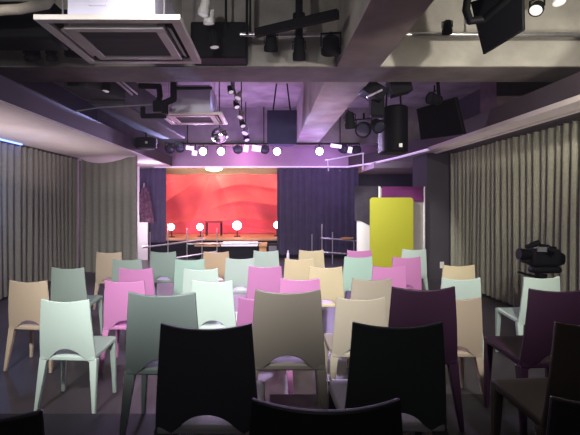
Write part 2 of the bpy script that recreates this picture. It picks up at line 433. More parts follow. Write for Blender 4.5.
LIST = [
 (108.5, 252, 'A', 'beige', 'beige chair farthest left in the back row, by the end of the taupe curtain', G5, -3),
 (126.5, 259, 'A', 'greymint', 'grey-mint chair between the back left beige chair and a pink chair', G4, -2),
 (163, 251.5, 'A', 'greymint', 'grey-mint chair in the back row below the left stage handrail', G5, -1),
 (189.5, 259, 'A', 'mint', 'mint chair right behind the white-mint pair, left of the peach chair', G4, -1),
 (135.5, 268, 'A', 'pink', 'pink chair on the left, the farther of two overlapping pink ones', G3, -2),
 (124, 280.5, 'A', 'pink', 'bright pink chair on the left, the nearer of two overlapping pink ones', G3, -3),
 (200.5, 268.5, 'A', 'palemint', 'pale mint chair directly behind the brightest white-mint chair', G3, 0),
 (212, 280.5, 'A', 'palemint', 'brightest white-mint chair with a grey arc gap, left of centre', G3, -1),
 (216, 251.5, 'A', 'peach', 'peach-beige chair in the back row in front of the stage step', G5, 0),
 (240, 258, 'A', 'palemint', 'pale mint chair between the peach chair and the orchid-pink centre chair', G4, 0),
 (266, 250.5, 'A', 'palemint', 'pale mint chair in the back row right behind the orchid-pink centre chair', G5, 0),
 (265, 266, 'A', 'pink', 'orchid-pink chair at the centre, left of and behind another pink one', G3, 0),
 (300, 278.5, 'A', 'pink', 'pink chair whose top band shows over the big taupe centre chair', G3, 0),
 (263, 297.5, 'A', 'mauve', 'mauve chair mostly hidden behind the left side of the big taupe chair', G2, 0),
 (311.5, 250, 'A', 'cream', 'cream chair farthest of three overlapping cream ones right of centre', G5, 1),
 (299.5, 258.5, 'A', 'cream', 'cream chair in the middle of three overlapping cream ones right of centre', G4, 1),
 (326, 266.5, 'A', 'cream', 'cream chair nearest of three overlapping cream ones right of centre', G3, 1),
 (359.5, 250, 'A', 'pink', 'pink chair almost hidden behind a mint one, left of the yellow panel', G5, 1),
 (358.5, 256.5, 'A', 'mint', 'mint chair standing left of the yellow panel before a hidden pink chair', G4, 1),
 (372, 278.5, 'A', 'greige', 'beige chair left of the dark purple chair, behind a nearer beige one', G3, 1),
 (361, 297.5, 'A', 'greige', 'beige chair right of centre, partly covered by the right large black chair', G2, 1),
 (389.5, 266, 'A', 'pink', 'pink chair before the yellow panel, nearer of two overlapping pink ones', G3, 2),
 (407, 256.8, 'A', 'pink', 'pink chair before the yellow panel, farther of two overlapping pink ones', G4, 2),
 (414.5, 249, 'A', 'palemint', 'whitish mint chair in the back row between yellow panel and dark column', G5, 2),
 (459.5, 265, 'A', 'cream', 'cream chair on the right behind a mint chair, near the curtain', G3, 3),
 (462, 278, 'A', 'palemint', 'pale mint chair on the right between a cream and a beige chair', G3, 2),
 (458, 297.5, 'A', 'beige', 'beige chair with legs showing, just right of the dark purple centre chair', G2, 2),
 (543, 276.8, 'A', 'palemint', 'pale mint chair on the right in front of the video camera', G3, 6),
 (27, 280.5, 'A', 'beige', 'beige chair at the left edge next to the grey-mint and mint chairs', G3, -6),
 (67, 267.5, 'A', 'greymint', 'grey-mint chair on the left in front of the grey pleated curtain', G3, -4),
 (64, 299.5, 'A', 'palemint', 'pale mint chair on the left with its slender legs on the dark floor', G2, -4),
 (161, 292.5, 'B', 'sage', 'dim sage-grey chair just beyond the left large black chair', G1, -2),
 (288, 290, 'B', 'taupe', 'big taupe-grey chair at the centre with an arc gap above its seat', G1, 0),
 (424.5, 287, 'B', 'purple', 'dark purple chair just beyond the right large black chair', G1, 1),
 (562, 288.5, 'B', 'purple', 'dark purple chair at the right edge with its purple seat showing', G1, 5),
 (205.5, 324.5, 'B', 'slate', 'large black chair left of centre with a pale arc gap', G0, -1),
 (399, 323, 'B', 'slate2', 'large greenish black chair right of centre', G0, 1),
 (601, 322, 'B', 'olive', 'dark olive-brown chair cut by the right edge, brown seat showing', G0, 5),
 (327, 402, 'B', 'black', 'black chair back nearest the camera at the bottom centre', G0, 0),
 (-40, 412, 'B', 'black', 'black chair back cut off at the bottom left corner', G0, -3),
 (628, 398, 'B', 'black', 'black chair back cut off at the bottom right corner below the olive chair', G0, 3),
]
for xc, yt, fam, colour, label, group, rz in LIST:
    put_chair(xc, yt, fam, colour, label, group, r(-rz) * -1 if False else r(rz))

# ------------------------------------------------------------------ ceiling equipment
def air_conditioner(px0, px1, y_near, y_far, d0, size, label, case_h):
    a = P(px0, y_near, d0); b = P(px1, y_near, d0); w = b.x - a.x; z = a.z; cx = (a.x + b.x) / 2; cy = d0 + size / 2
    g = thing('ceiling_air_conditioner', label, 'air conditioner', (cx, cy, z))
    hw, hs = w / 2, size / 2
    # frame panel as a ring
    mb = MB(); t = .035; ri = .86
    for (x0, y0, x1, y1) in ((-1, -1, 1, -ri), (-1, ri, 1, 1), (-1, -ri, -ri, ri), (ri, -ri, 1, ri)):
        mb.bb((cx + x0 * hw, cy + y0 * hs, z), (cx + x1 * hw, cy + y1 * hs, z + t))
    mb.build('panel', M['ac_white'], g, bevel=.004)
    # inner frame around the return grille
    mb = MB(); a1, a2 = .71, .57
    for (x0, y0, x1, y1) in ((-a1, -a1, a1, -a2), (-a1, a2, a1, a1), (-a1, -a2, -a2, a2), (a2, -a2, a1, a2)):
        mb.bb((cx + x0 * hw, cy + y0 * hs, z - .008), (cx + x1 * hw, cy + y1 * hs, z + t))
    mb.build('grille_frame', M['ac_white'], g, bevel=.004)
    mb = MB()
    mb.bb((cx - a2 * hw, cy - a2 * hs, z + .018), (cx + a2 * hw, cy + a2 * hs, z + .024))
    for k in range(21):
        q = -a2 + 2 * a2 * (k + .5) / 21
        mb.bb((cx - a2 * hw, cy + q * hs - .004, z + .002), (cx + a2 * hw, cy + q * hs + .004, z + .02))
    mb.build('return_grille', M['ac_grille'], g, smooth=0)
    for ax, sgn in ((0, -1), (0, 1), (1, -1), (1, 1)):
        c = [cx, cy, z + .012]; c[1 - ax] += sgn * .77 * (hs if ax == 0 else hw)
        dx, dy = (hw * .62, .017) if ax == 0 else (.017, hs * .62)
        if ax == 1: c = [cx + sgn * .77 * hw, cy, z + .012]
        rot = Matrix.Rotation(.5 * sgn, 3, 'X' if ax == 0 else 'Y')
        MB().box(c, (dx * 2, dy * 2, .006), rot).build('louver', M['ac_white'], g, bevel=.002)
    MB().bb((cx - hw * .97, cy - hs * .97, z + .03), (cx + hw * .97, cy + hs * .97, z + .034)).build('plenum', M['black'], g)
    MB().bb((cx - hw * .60, cy - hs * .84, z + t), (cx + hw * .62, cy + hs * .84, z + t + case_h)).bb((cx - hw * .3, cy - hs * .85, z + .12), (cx - hw * .05, cy - hs * .84, z + .2)).build('casing', M['ac_case'], g, bevel=.01)
    e = MB()
    for sx in (-1, 1):
        for sy in (-1, 1): e.cyl((cx + sx * hw * .7, cy + sy * hs * .7, z + t), (cx + sx * hw * .7, cy + sy * hs * .7, ZC), .006, n=8)
    for sx in (-1, 1):
        for sy in (-1, 1): MB().cyl((cx + sx * hw * .72, cy + sy * hs * .72, z + t), (cx + sx * hw * .72, cy + sy * hs * .72, ZC), .006, n=8).build('hanger_rod', M['steel'], g)
    e.bm.free()
    return g
air_conditioner(33, 180, 19.5, 60, 2.92, .93, 'square white ceiling air conditioner near the camera at the top left', .32)
air_conditioner(158, 222, 114, 124, 6.7, .93, 'smaller looking ceiling air conditioner farther back above the mirror ball', .42)

SPOTS = 'stage spotlights on the ceiling'
def spot(px, py, d, rpx, direction, label, lens='lens_dark', length=1.9, bar_z=None, body='black', flaps=False, name='spotlight', group=SPOTS):
    c = P(px, py, d); rr = rpx * d / F; dr = Vector(direction).normalized()
    g = thing(name, label, 'spotlight', c, group)
    L = rr * length
    front = c + dr * rr * .15; back = front - dr * L
    MB().lathe(back, [(rr * .55, 0), (rr * .8, L * .12), (rr * .86, L * .6), (rr, L * .7), (rr, L), (rr * .86, L), (rr * .84, L * .93)], n=20, axis=dr).build('housing', M[body], g, smooth=35)
    MB().lathe(back + dr * L * .93, [(rr * .86, 0), (rr * .8, rr * .1), (rr * .4, rr * .18)], n=20, axis=dr).build('lens', M[lens], g)
    # yoke: two arms and a stem to the bar
    side = dr.cross(Vector((0, 0, 1)));
    if side.length < .1: side = Vector((1, 0, 0))
    side.normalize(); m = back + dr * L * .55
    top = bar_z if bar_z is not None else c.z + rr * 2.2
    if top < m.z + rr * 1.4: top = m.z + rr * 1.5
    y0 = m.z + rr * 1.25
    e = MB()
    for sx in (-1, 1): e.bar(m + side * sx * rr * .97, Vector((m.x, m.y, y0)) + side * sx * rr * .97, rr * .1, rr * .3)
    e.bar(Vector((m.x, m.y, y0)) - side * rr, Vector((m.x, m.y, y0)) + side * rr, rr * .3, rr * .12, up=(0, 0, 1))
    e.cyl((m.x, m.y, y0), (m.x, m.y, max(top - (.026 if bar_z is not None else 0), y0 + .01)), rr * .14, n=8)
    e.build('yoke', M['black' if body == 'black' else body], g)
    if flaps:
        for sx in (-1, 1):
            p = c + dr * rr * .3 + side * sx * rr * 1.3
            MB().box(p, (rr * .9, rr * .2, rr * 1.5), Matrix.Rotation(.25 * sx, 3, 'Z')).build('barn_door', M['flap'], g)
    return g

def lighting_bar(p0, p1, rad, label, hang=(), m='steel'):
    p0, p1 = Vector(p0), Vector(p1)
    g = thing('lighting_bar', label, 'lighting bar', (p0 + p1) / 2)
    MB().cyl(p0, p1, rad, n=12).build('tube', M[m], g)
    for t in hang:
        q = p0.lerp(p1, t); MB().cyl(q, (q.x, q.y, ZC), rad * .5, n=8).build('hanger', M['black'], g)
    return g
# near bay
zb = P(0, 34.5, 4.45).z
lighting_bar((P(240, 33, 4.45).x, 4.45, zb), (.74, 4.45, zb), .022, 'grey pipe across the ceiling left of the central beam', (.1, .6))
lighting_bar((1.19, 4.45, zb), (XR, 4.45, zb), .022, 'bright grey pipe across the ceiling behind the tilted black monitor', (.3, .85))
tag(MB().bar(P(256, 33, 4.3), P(338, 14, 3.9), .06, .075, up=(0, 0, 1)).build('strut', M['black']), 'slanting black strut under the ceiling left of the central beam', 'strut')
tag(MB().cyl(P(299, 38, 4.35), P(299, -40, 4.35), .035, n=12).cyl(P(299, 24, 4.35), P(299, 14, 4.35), .06, n=12).build('drop_pole', M['black']), 'vertical black pole above the slanting strut', 'pole')
tag(MB().cyl(P(226, 26, 4.4), P(226, -40, 4.4), .012, n=8).build('hanger_rod', M['black']), 'thin black rod above the dark box, left of another', 'rod')
tag(MB().cyl(P(247, 34, 4.4), P(247, -40, 4.4), .014, n=8).build('hanger_rod', M['black']), 'thin black rod at the end of the grey pipe', 'rod')
spot(271, 50, 4.45, 7, (0, .5, -.9), 'dark bell shaped spotlight standing in for a lamp shadow, left of three under the pipe', bar_z=zb, length=2.2)  # three lamps built where lamp shadows fall on the beam face
spot(299, 60, 4.45, 6.5, (0, .25, -1), 'tall dark spotlight standing in for a lamp shadow, middle of three under the pipe', bar_z=zb, length=3.6)
spot(331, 52, 4.45, 10, (.1, .6, -.8), 'wide dark spotlight standing in for a lamp shadow beside the central beam', bar_z=zb, length=1.7)
spot(203, 14, 3.9, 5.5, (-.2, -.1, -1), 'white spotlight tube at the top, left of a nearby white one', body='white_metal', lens='lens_pale', length=3)
spot(209, 23, 4.0, 5.5, (.05, .1, -1), 'short white spotlight cylinder right of the thinner white tube', body='white_metal', lens='lens_pale', length=2.4)
spot(214.5, 47, 4.2, 5.5, (.1, -.1, -1), 'dark long spotlight with pale lens right of the air conditioner', lens='lens_pale', length=3.2)
spot(24.5, 40, 4.2, 6, (.1, -.3, -1), 'dark spotlight with a silver front at the top left', lens='lens_pale', body='steel', length=2.6)
spot(52, 60, 4.5, 5.5, (0, .2, -1), 'small dark spotlight standing in for a shadow right of the top left lamp', length=2.6)  # this and the next lamp are built in place of round shadows
spot(33, 58, 4.5, 8, (0, .6, -.8), 'round dark spotlight standing in for a shadow below the silver fronted lamp', length=1.6)
g = thing('duct_and_shade_box', 'black box standing in for the shadow between the air conditioner and the pipe', 'duct', P(218, 66, 4.6))
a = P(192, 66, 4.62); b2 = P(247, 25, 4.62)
MB().bb((a.x, 4.52, ZB + .0), (b2.x, 4.79, b2.z)).build('duct_and_shade_body', M['black'], g, bevel=.02)  # box added in place of the air conditioner's shadow on the beam
g = thing('duct_and_shade_box', 'large black duct along the left ceiling above the silver fronted lamp', 'duct', P(40, 45, 4.2))
a = P(-40, 48, 4.2); b2 = P(66, 12, 4.2)
MB().bb((a.x - .3, 3.95, a.z), (b2.x, 4.3, b2.z)).bb((b2.x, 4.0, a.z + .08), (b2.x + .35, 4.25, b2.z - .05)).build('duct_and_shade_body', M['black'], g, bevel=.03)
tag(MB().path([P(-30, 12, 3.6), P(20, 9, 3.6), P(46, 4, 3.6), P(60, -14, 3.6)], .04).build('hanging_insulated_pipe', M['pipe_white']), 'pale insulated pipe in the top left corner', 'pipe')
tag(MB().path([P(54, 30, 4.5), P(66, 40, 4.5), P(68, 54, 4.5), P(82, 55, 4.5), P(86, 48, 4.5)], .035).build('hanging_pipe', M['black']), 'black bent pipe under the near air conditioner', 'pipe')

# tilted monitor at the top right
def tilted_screen(corners, depth, label, name, m='screen', thick=.06, post=None):
    pts = [P(*c) for c in corners]
    n = (pts[1] - pts[0]).cross(pts[3] - pts[0]).normalized()
    if n.y > 0: n = -n
    g = thing(name, label, 'screen', sum(pts, Vector()) / 4)
    mb = MB(); vs = [mb.bm.verts.new(p) for p in pts] + [mb.bm.verts.new(p - n * thick) for p in pts]
    for f in ((0, 1, 2, 3), (7, 6, 5, 4), (0, 4, 5, 1), (1, 5, 6, 2), (2, 6, 7, 3), (3, 7, 4, 0)): mb.bm.faces.new([vs[i] for i in f])
    mb.build('casing', M['black_gloss'], g, bevel=.01)
    c = sum(pts, Vector()) / 4
    mb = MB(); q = [c + (p - c) * .94 + n * .004 for p in pts]
    vs = [mb.bm.verts.new(p) for p in q]; mb.bm.faces.new(vs); mb.build('screen', M[m], g)
    if post:
        MB().cyl(c - n * thick, (c.x, c.y + .1, ZC), .025, n=10).build('mount', M['black'], g)
    return g
tilted_screen([(470, 2, 3.7), (523, -14, 3.45), (524, 30, 3.5), (483, 55, 3.75)], 3.6, 'large tilted black monitor hanging at the top right', 'hanging_monitor', post=True)
tag(MB().path([P(468, -6, 3.6), P(466, 10, 3.6), P(470, 21, 3.6), P(484, 19, 3.6), P(508, -2, 3.4)], .03).build('monitor_bracket', M['black_gloss']), 'black curved bracket beside the tilted top right monitor', 'bracket')
spot(536, 10, 4.2, 7, (-.5, -.4, -.7), 'small dark lamp with a pale rim at the top right', lens='lens_pale', length=1.5)
spot(559, 2, 4.0, 6, (0, -.3, -1), 'pale ceiling lamp at the top right edge', lens='lens_pale', body='white_metal', length=1.2)
spot(447, 33, 4.4, 5, (.2, .6, -.8), 'small dark spotlight clamped on the right pipe by the monitor', bar_z=zb, length=2.6)

# far bay
zl = ZB + .05
lighting_bar((-.45, 5.5, zl), (-.52, 10.9, zl), .02, 'long black lighting bar running toward the stage left of the beam', (.1, .5, .9), m='black')
for k, (px, py, d) in enumerate([(231, 92, 5.7), (238, 98, 6.2), (237, 107, 6.8), (240, 117, 7.5), (243, 126, 8.3), (245, 133, 9.2), (247, 140, 10.2)]):
    spot(px, py, d, 3.2, (.3 * (-1) ** k, -.5, -1), ['small track spotlight nearest the cross beam on the long bar', 'second small track spotlight along the long bar', 'third small track spotlight along the long bar', 'fourth small track spotlight along the long bar', 'fifth small track spotlight along the long bar', 'sixth small track spotlight along the long bar', 'small track spotlight farthest along the long bar'][k], lens='lens_pale', body='steel' if k % 2 else 'black', bar_z=zl, group='small track spotlights on the long bar', length=2.4)
lighting_bar((-2.4, 10.85, ZB - .03), (2.2, 10.85, ZB - .03), .025, 'front lighting bar above the stage mouth', (.1, .5, .9), m='black')
zf = ZB - .03; FR = 'lit spotlights above the stage'
FL = [(203, 'first bright white stage lamp from the left on the front bar'), (221, 'second bright white stage lamp from the left on the front bar'),
      (277, 'bright white stage lamp just right of the hanging loudspeaker'), (319.5, 'bright white stage lamp right of the central beam end')]
for px, lb in FL: spot(px, 151.5, 10.8, 4.3, (.02, -1, -.15), lb, lens='lens_lit', bar_z=zf, group=FR, length=1.6)
for px, py, lb in [(170, 149, 'dark unlit lamp at the left end of the front bar'), (180, 148, 'second dark lamp from the left end of the front bar'), (238, 149.5, 'dark lamp below the mirror ball side of the front bar'),
                   (265, 149.5, 'dark lamp with lit barn doors under the hanging loudspeaker'), (344, 149, 'dark lamp of the right pair at the front bar'), (357, 150, 'outermost right dark lamp on the front bar')]:
    spot(px, py, 10.8, 4.6, (.35, -1, -.2), lb, bar_z=zf, group='unlit lamps on the front bar', length=1.7)
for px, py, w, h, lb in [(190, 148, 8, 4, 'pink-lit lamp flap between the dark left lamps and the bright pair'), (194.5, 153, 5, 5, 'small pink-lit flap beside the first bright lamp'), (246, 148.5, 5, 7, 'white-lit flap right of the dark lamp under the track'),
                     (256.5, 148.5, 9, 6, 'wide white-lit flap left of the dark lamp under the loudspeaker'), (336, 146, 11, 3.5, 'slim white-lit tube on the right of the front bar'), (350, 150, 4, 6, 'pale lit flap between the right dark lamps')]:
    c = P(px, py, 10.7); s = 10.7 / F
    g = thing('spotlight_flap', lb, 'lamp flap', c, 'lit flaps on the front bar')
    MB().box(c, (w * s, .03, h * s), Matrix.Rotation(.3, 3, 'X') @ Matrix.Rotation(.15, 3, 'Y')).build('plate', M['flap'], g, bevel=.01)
    MB().cyl((c.x, c.y + .03, c.z), (c.x, 10.85, zf), .012, n=8).build('stem', M['black'], g)
# mirror ball
c = P(219.5, 135, 7.9); rb = 8.2 * 7.9 / F
g = thing('mirror_ball', 'mirror ball hanging below the far air conditioner', 'mirror ball', c)
q = MB(); q.sphere(c, rb, n=28); q.build('ball', M['mirror'], g, smooth=0)
MB().cyl((c.x, c.y, c.z + rb), (c.x, c.y, ZC), .008, n=8).build('stem', M['black'], g)
# central hung loudspeaker
def loudspeaker(x0, x1, y0, y1, d, depth, label, round_front=False, badge=True, tone='black'):
    a, b = P(x0, y1, d), P(x1, y0, d); cx = (a.x + b.x) / 2; w = b.x - a.x
    g = thing('hanging_loudspeaker', label, 'loudspeaker', (cx, d, a.z))
    if round_front:
        poly = [(cx + w / 2 * math.cos(t), d + .12 - depth * .75 * abs(math.sin(t)) ** .8) for t in [PI * k / 14 for k in range(15)]]
        poly = [(cx + w / 2, d + depth)] + poly + [(cx - w / 2, d + depth)]
        MB().prism(poly, a.z, b.z).build('cabinet', M['black_gloss'], g, bevel=.03, seg=3)
    else:
        MB().prism([(cx - w / 2, d), (cx + w / 2, d), (cx + w * .36, d + depth), (cx - w * .36, d + depth)], a.z, b.z).build('cabinet', M[tone], g, bevel=.012)
        MB().bb((cx - w * .46, d - .012, a.z + .02), (cx + w * .46, d + .002, b.z - .02)).build('grille', M[tone], g, bevel=.004)
    if badge:
        MB().bb((cx - .02 - .0, d - .012 - (depth * .62 if round_front else .004), a.z + .05), (cx + .02, d - (depth * .62 if round_front else .004) + .02, a.z + .10)).build('badge', M['white_metal'], g)
    for sx in (-1, 1):
        MB().cyl((cx + sx * w * .3, d + depth * .4, b.z - .01), (cx + sx * w * .18, d + depth * .4, ZC), .014, n=8).build('hanger', M['black'], g)
    return g
M['speaker_blue'] = mat('blue black speaker grille', (.018, .018, .07), .8, noise=.2)
loudspeaker(267, 297, 110, 144, 8.6, .4, 'dark blue rectangular loudspeaker hung at the centre of the far ceiling', badge=False, tone='speaker_blue')
g = loudspeaker(383.5, 409, 106, 152.5, 6.3, .34, 'tall black rounded loudspeaker hung on the right side', round_front=True)
tilted_screen([(416, 109, 6.8), (455, 97, 6.2), (464, 134, 6.2), (420, 140, 6.8)], 6.5, 'dark tilted television hung under the ceiling at the right', 'hanging_television', post=True)
spot(350.5, 128, 6.4, 5.5, (.1, .2, -1), 'dark spotlight leftmost of the cluster by the rounded loudspeaker', length=3.0)
spot(363, 130, 6.4, 8, (-.35, -.8, -.35), 'large round dark spotlight in the middle of the cluster by the rounded loudspeaker', length=1.5)
spot(379, 127, 6.2, 7, (.3, -.7, -.5), 'round dark spotlight partly hidden by the rounded loudspeaker', length=1.5)
spot(347, 119, 6.8, 4, (-.3, .3, -.8), 'small dark spotlight above the leftmost of the right cluster', length=2)
g = thing('hanging_light_box', 'black boxy light fixture with pale edge hung above the right spotlights', 'light fixture', P(375, 100, 5.9))
MB().box(P(373, 92, 5.8), (.28, .3, .17), Matrix.Rotation(.5, 3, 'Y')).build('head', M['black'], g, bevel=.01)
MB().box(P(376.5, 107, 5.9), (.17, .16, .25)).build('body', M['black'], g, bevel=.01)
MB().bar(P(366.5, 97.5, 5.62), P(382, 90, 5.62), .02, .04).build('edge_strip', mat('violet grey metal', (.3, .24, .36), .4), g)
MB().cyl(P(376, 96, 5.9), P(376, 40, 5.9), .02, n=8).build('hanger', M['black'], g)
g = thing('hanging_light_box', 'black slab shaped fixture hung left of the tilted television', 'light fixture', P(396, 90, 5.8))
MB().box(P(399, 87, 5.7), (.26, .22, .20), Matrix.Rotation(-.25, 3, 'Y')).build('head', M['black'], g, bevel=.01)
MB().cyl(P(398, 88, 5.8), P(398, 40, 5.8), .02, n=8).build('hanger', M['black'], g)
spot(430, 98, 6.2, 6, (-.8, -.3, .1), 'dark lamp in front of the upper edge of the tilted television', length=2.4)
# left far bay: ducts, pipes, conduits
g = thing('duct_and_shade_box', 'long grey duct box running along the left side of the far ceiling', 'duct', P(120, 125, 8))
za = ZB - .12
MB().prism([(-2.42, 6.1), (-1.95, 6.1), (-1.72, 9.4), (-2.42, 9.4)], za, za + .42).build('duct_and_shade_body', M['duct'], g, bevel=.02)
g = thing('wall_duct', 'dark grey tapered duct beside the left soffit near the cross beam', 'duct', P(80, 100, 6))
MB().prism([(-2.48, 5.45), (-2.2, 5.45), (-1.9, 6.05), (-2.48, 6.05)], za + .05, za + .4).build('duct_and_shade_body', M['duct'], g, bevel=.02)
def pipe(pts, rad, name, m, label): return tag(MB().path(pts, rad).build(name, M[m]), label, 'pipe')
pipe([P(139, 86, 6.2), P(159, 86.5, 6.2), P(160, 96, 6.2), P(157, 108, 6.4)], .04, 'hanging_pipe', 'black', 'black U shaped pipe hanging left of the far air conditioner')
pipe([P(173.5, 70, 6.0), P(173.5, 99, 6.0), P(165, 103, 6.0), P(165, 114, 6.0)], .045, 'hanging_pipe', 'black', 'thick black pipe dropping from the cross beam by the far air conditioner')
pipe([P(143, 107, 6.2), P(143, 116, 6.2), P(166, 116, 6.2)], .035, 'hanging_pipe', 'black', 'black low elbow pipe under the U shaped pipe')
tag(MB().box(P(160, 107, 6.25), (.16, .16, .16)).build('junction_box', M['black'], bevel=.01), 'black junction box among the bent pipes left of the far air conditioner', 'box')
pipe([P(113, 78, 5.6), P(132, 94.5, 6.2)], .018, 'conduit', 'steel', 'shiny silver conduit slanting down from the cross beam, left of a parallel one')
pipe([P(119, 79, 5.7), P(137, 94, 6.3)], .014, 'conduit', 'steel', 'thin silver conduit parallel to the shiny one')
pipe([P(70, 112, 5.85), P(100, 107.5, 5.9), P(152, 104.5, 5.95)], .010, 'conduit', 'duct_pale', 'thin pale conduit crossing in front of the long grey duct')
spot(105.5, 91, 5.7, 4.5, (0, -.2, -1), 'dark spotlight with a pale lens hung behind the left part of the cross beam', lens='lens_pale', length=2.8)
g = thing('junction_box', 'small black box under the cross beam at the left', 'box', P(75, 82, 5.5))
MB().box(P(75, 81, 5.5), (.14, .14, .14)).build('box_body', M['black'], g, bevel=.01)
g = thing('hanging_loudspeaker', 'low round black loudspeaker under the end of the left duct', 'loudspeaker', P(146, 148, 8.6))
c = P(146, 149, 8.6)
MB().lathe(c, [(.16, 0), (.2, .02), (.21, .12), (.2, .2), (.1, .22)], n=28).build('cabinet', M['black'], g)
MB().cyl((c.x, c.y, c.z + .2), (c.x, c.y, za), .02, n=8).build('hanger', M['black'], g)
MB().box((c.x + .06, c.y - .2, c.z + .1), (.04, .02, .04)).build('badge', M['steel'], g)
g = thing('vent_grille', 'long slotted dark vent strip under the ceiling above the far air conditioner', 'vent', P(194, 88, 6.5))
a, b2 = P(176, 89, 6.6), P(212, 86.5, 6.6)
mb = MB(); mb.bb((a.x, 6.6, a.z), (b2.x, 6.64, b2.z))
for k in range(14): mb.bb((a.x + (b2.x - a.x) * (k + .2) / 14, 6.585, a.z), (a.x + (b2.x - a.x) * (k + .7) / 14, 6.6, b2.z))
mb.build('slots', M['black'], g, smooth=0)
# white rail frame in front of the right drape
g = thing('hanging_rail_frame', 'thin white rail frame hung in front of the right stage drape', 'rail', P(345, 157, 10.0))
MB().cyl(P(325, 160.5, 10), P(364, 153, 9.6), .012, n=8).build('cross_bar', M['edge'], g)
MB().cyl(P(327.5, 160, 10), P(328.5, 171, 10), .012, n=8).build('drop_bar', M['edge'], g)
MB().cyl(P(363, 153.5, 9.6), P(363, 170, 9.6), .012, n=8).build('drop_bar', M['edge'], g)

# ------------------------------------------------------------------ stage side things
def handrail(posts, rails, label):
    x, y = posts[0][0].x, posts[0][0].y
    g = thing('handrail', label, 'handrail', (x, y, 0))
    for p, top in posts: MB().cyl((p.x, p.y, 0), (p.x, p.y, top), .014, n=10).build('post', M['steel'], g)
    for a, b in rails: MB().cyl(a, b, .02, n=10).build('rail', M['steel'], g)
    return g
lp = []
for px, d, ty in [(150, 10.3, 232), (168, 10.7, 224), (187, 11.0, 228), (202, 11.1, 229), (217, 11.15, 228)]:
    p = P(px, 250, d); lp.append((p, P(px, ty, d).z))
handrail(lp, [(P(142, 247.5, 10.1), P(205, 239.5, 11.1)), (P(150, 262, 10.3), P(217, 251.5, 11.1)), (P(187, 244, 11), P(262, 243, 11.15))], 'steel handrail with thin posts at the left front of the stage')
rp = []
for px, d, ty in [(312, 10.9, 234), (322, 10.6, 224), (332.5, 10.7, 232), (354, 10.6, 241)]:
    p = P(px, 250, d); rp.append((p, P(px, ty, d).z))
handrail(rp, [(P(321, 238, 10.6), P(358, 241, 10.6)), (P(321, 252, 10.6), P(358, 254.5, 10.6))], 'steel handrail with thin posts in front of the right black drape')
c = P(346, 238.5, 10.6)
tag(MB().sphere((c.x, c.y, c.z), .09, (1.5, .6, .4)).box((c.x + .06, c.y, c.z + .015), (.22, .08, .03)).build('folded_cloth', M['orange'], smooth=60), 'small orange cloth lying on the right stage handrail', 'cloth')
for k, (px, py, d, lb) in enumerate([(171, 227, 12.2, 'glowing white stage floor lamp at the left'), (200, 227, 12.4, 'glowing white stage floor lamp in the middle'), (237, 225.5, 12.4, 'largest glowing white stage floor lamp at the right'), (277, 225, 12.6, 'glowing stage lamp half hidden by the right drape')]):
    c = P(px, py, d); rr = (4.4 if k == 2 else 3.4) * d / F
    g = thing('floor_lamp', lb, 'lamp', (c.x, c.y, .52), 'glowing lamps on the stage floor')
    MB().lathe(c + Vector((0, .14, 0)), [(rr * .6, 0), (rr * 1.05, .08), (rr * 1.05, .14)], axis=(0, -1, 0)).build('housing', M['black'], g)
    MB().sphere(c, rr, (1, .35, 1)).build('lamp_glass', M['foot_lamp'], g)
    MB().cyl((c.x, c.y + .1, .52), (c.x, c.y + .1, c.z), .014, n=8).build('stand', M['black'], g)
    MB().cyl((c.x, c.y + .1, .52), (c.x, c.y + .1, .54), .09, n=16).build('base', M['black'], g)
g = thing('stage_table', 'low red table with thin legs standing before the red backdrop', 'table', P(214, 236, 12.9))
a = P(206, 221, 12.9); b2 = P(222, 236, 12.9)
MB().bb((a.x, 12.75, a.z - .04), (b2.x, 13.1, a.z)).build('table_top', mat('dark red lacquer', (.35, .03, .05), .5), g, bevel=.005)
for x in (a.x + .02, b2.x - .02):
    for y in (12.78, 13.07): MB().bb((x - .015, y - .015, .52), (x + .015, y + .015, a.z - .04)).build('leg', M['black'], g)
c = P(214, 170.5, 13.1)
g = thing('ceiling_lamp', 'warm bright lamp under the stage ceiling above the red backdrop', 'lamp', c)
MB().cyl((c.x, c.y, ZS + .12), (c.x, c.y, ZS + .06), .17, n=24).build('base', M['white_metal'], g)
MB().sphere((c.x, c.y, ZS + .05), .2, (1.2, 1.2, .3)).build('lamp_glass', M['lens_warm'], g)

# yellow folded table, partition and cloths at the right
def rounded(x0, x1, z0, z1, y, t, rad, n=6):
    pts = []
    for cx, cz, a0 in ((x1 - rad, z1 - rad, 0), (x0 + rad, z1 - rad, PI / 2), (x0 + rad, z0 + rad, PI), (x1 - rad, z0 + rad, 1.5 * PI)):
        for k in range(n + 1):
            a = a0 + PI / 2 * k / n; pts.append((cx + rad * math.cos(a), cz + rad * math.sin(a)))
    mb = MB(); f = [mb.bm.verts.new((x, y, z)) for x, z in pts]; b = [mb.bm.verts.new((x, y + t, z)) for x, z in pts]; N = len(pts)
    mb.bm.faces.new(f); mb.bm.faces.new(b[::-1])
    for k in range(N): mb.bm.faces.new((f[k], b[k], b[(k + 1) % N], f[(k + 1) % N]))
    return mb
dY = 8.15; x0, x1 = P(370, 0, dY).x, P(413.5, 0, dY).x
g = thing('folding_table', 'folded table stored upright showing its bright yellow top', 'table', ((x0 + x1) / 2, dY, 0))
rounded(x0, x1, .12, P(0, 197.5, dY).z, dY, .03, .06).build('table_top', M['yellow'], g, bevel=.004)
for x in (x0 + .08, x1 - .08):
    MB().bb((x - .02, dY + .03, .05), (x + .02, dY + .07, 1.4)).build('leg', M['steel'], g)
    MB().cyl((x - .015, dY + .05, .035), (x + .015, dY + .05, .035), .035, n=16).build('caster', M['black'], g)
g = thing('partition_panel', 'grey partition panel with steel posts behind the yellow table top', 'partition', (2.6, 8.34, 0))
dP = 8.33; px0, px1 = P(379.5, 0, dP).x, P(423, 0, dP).x
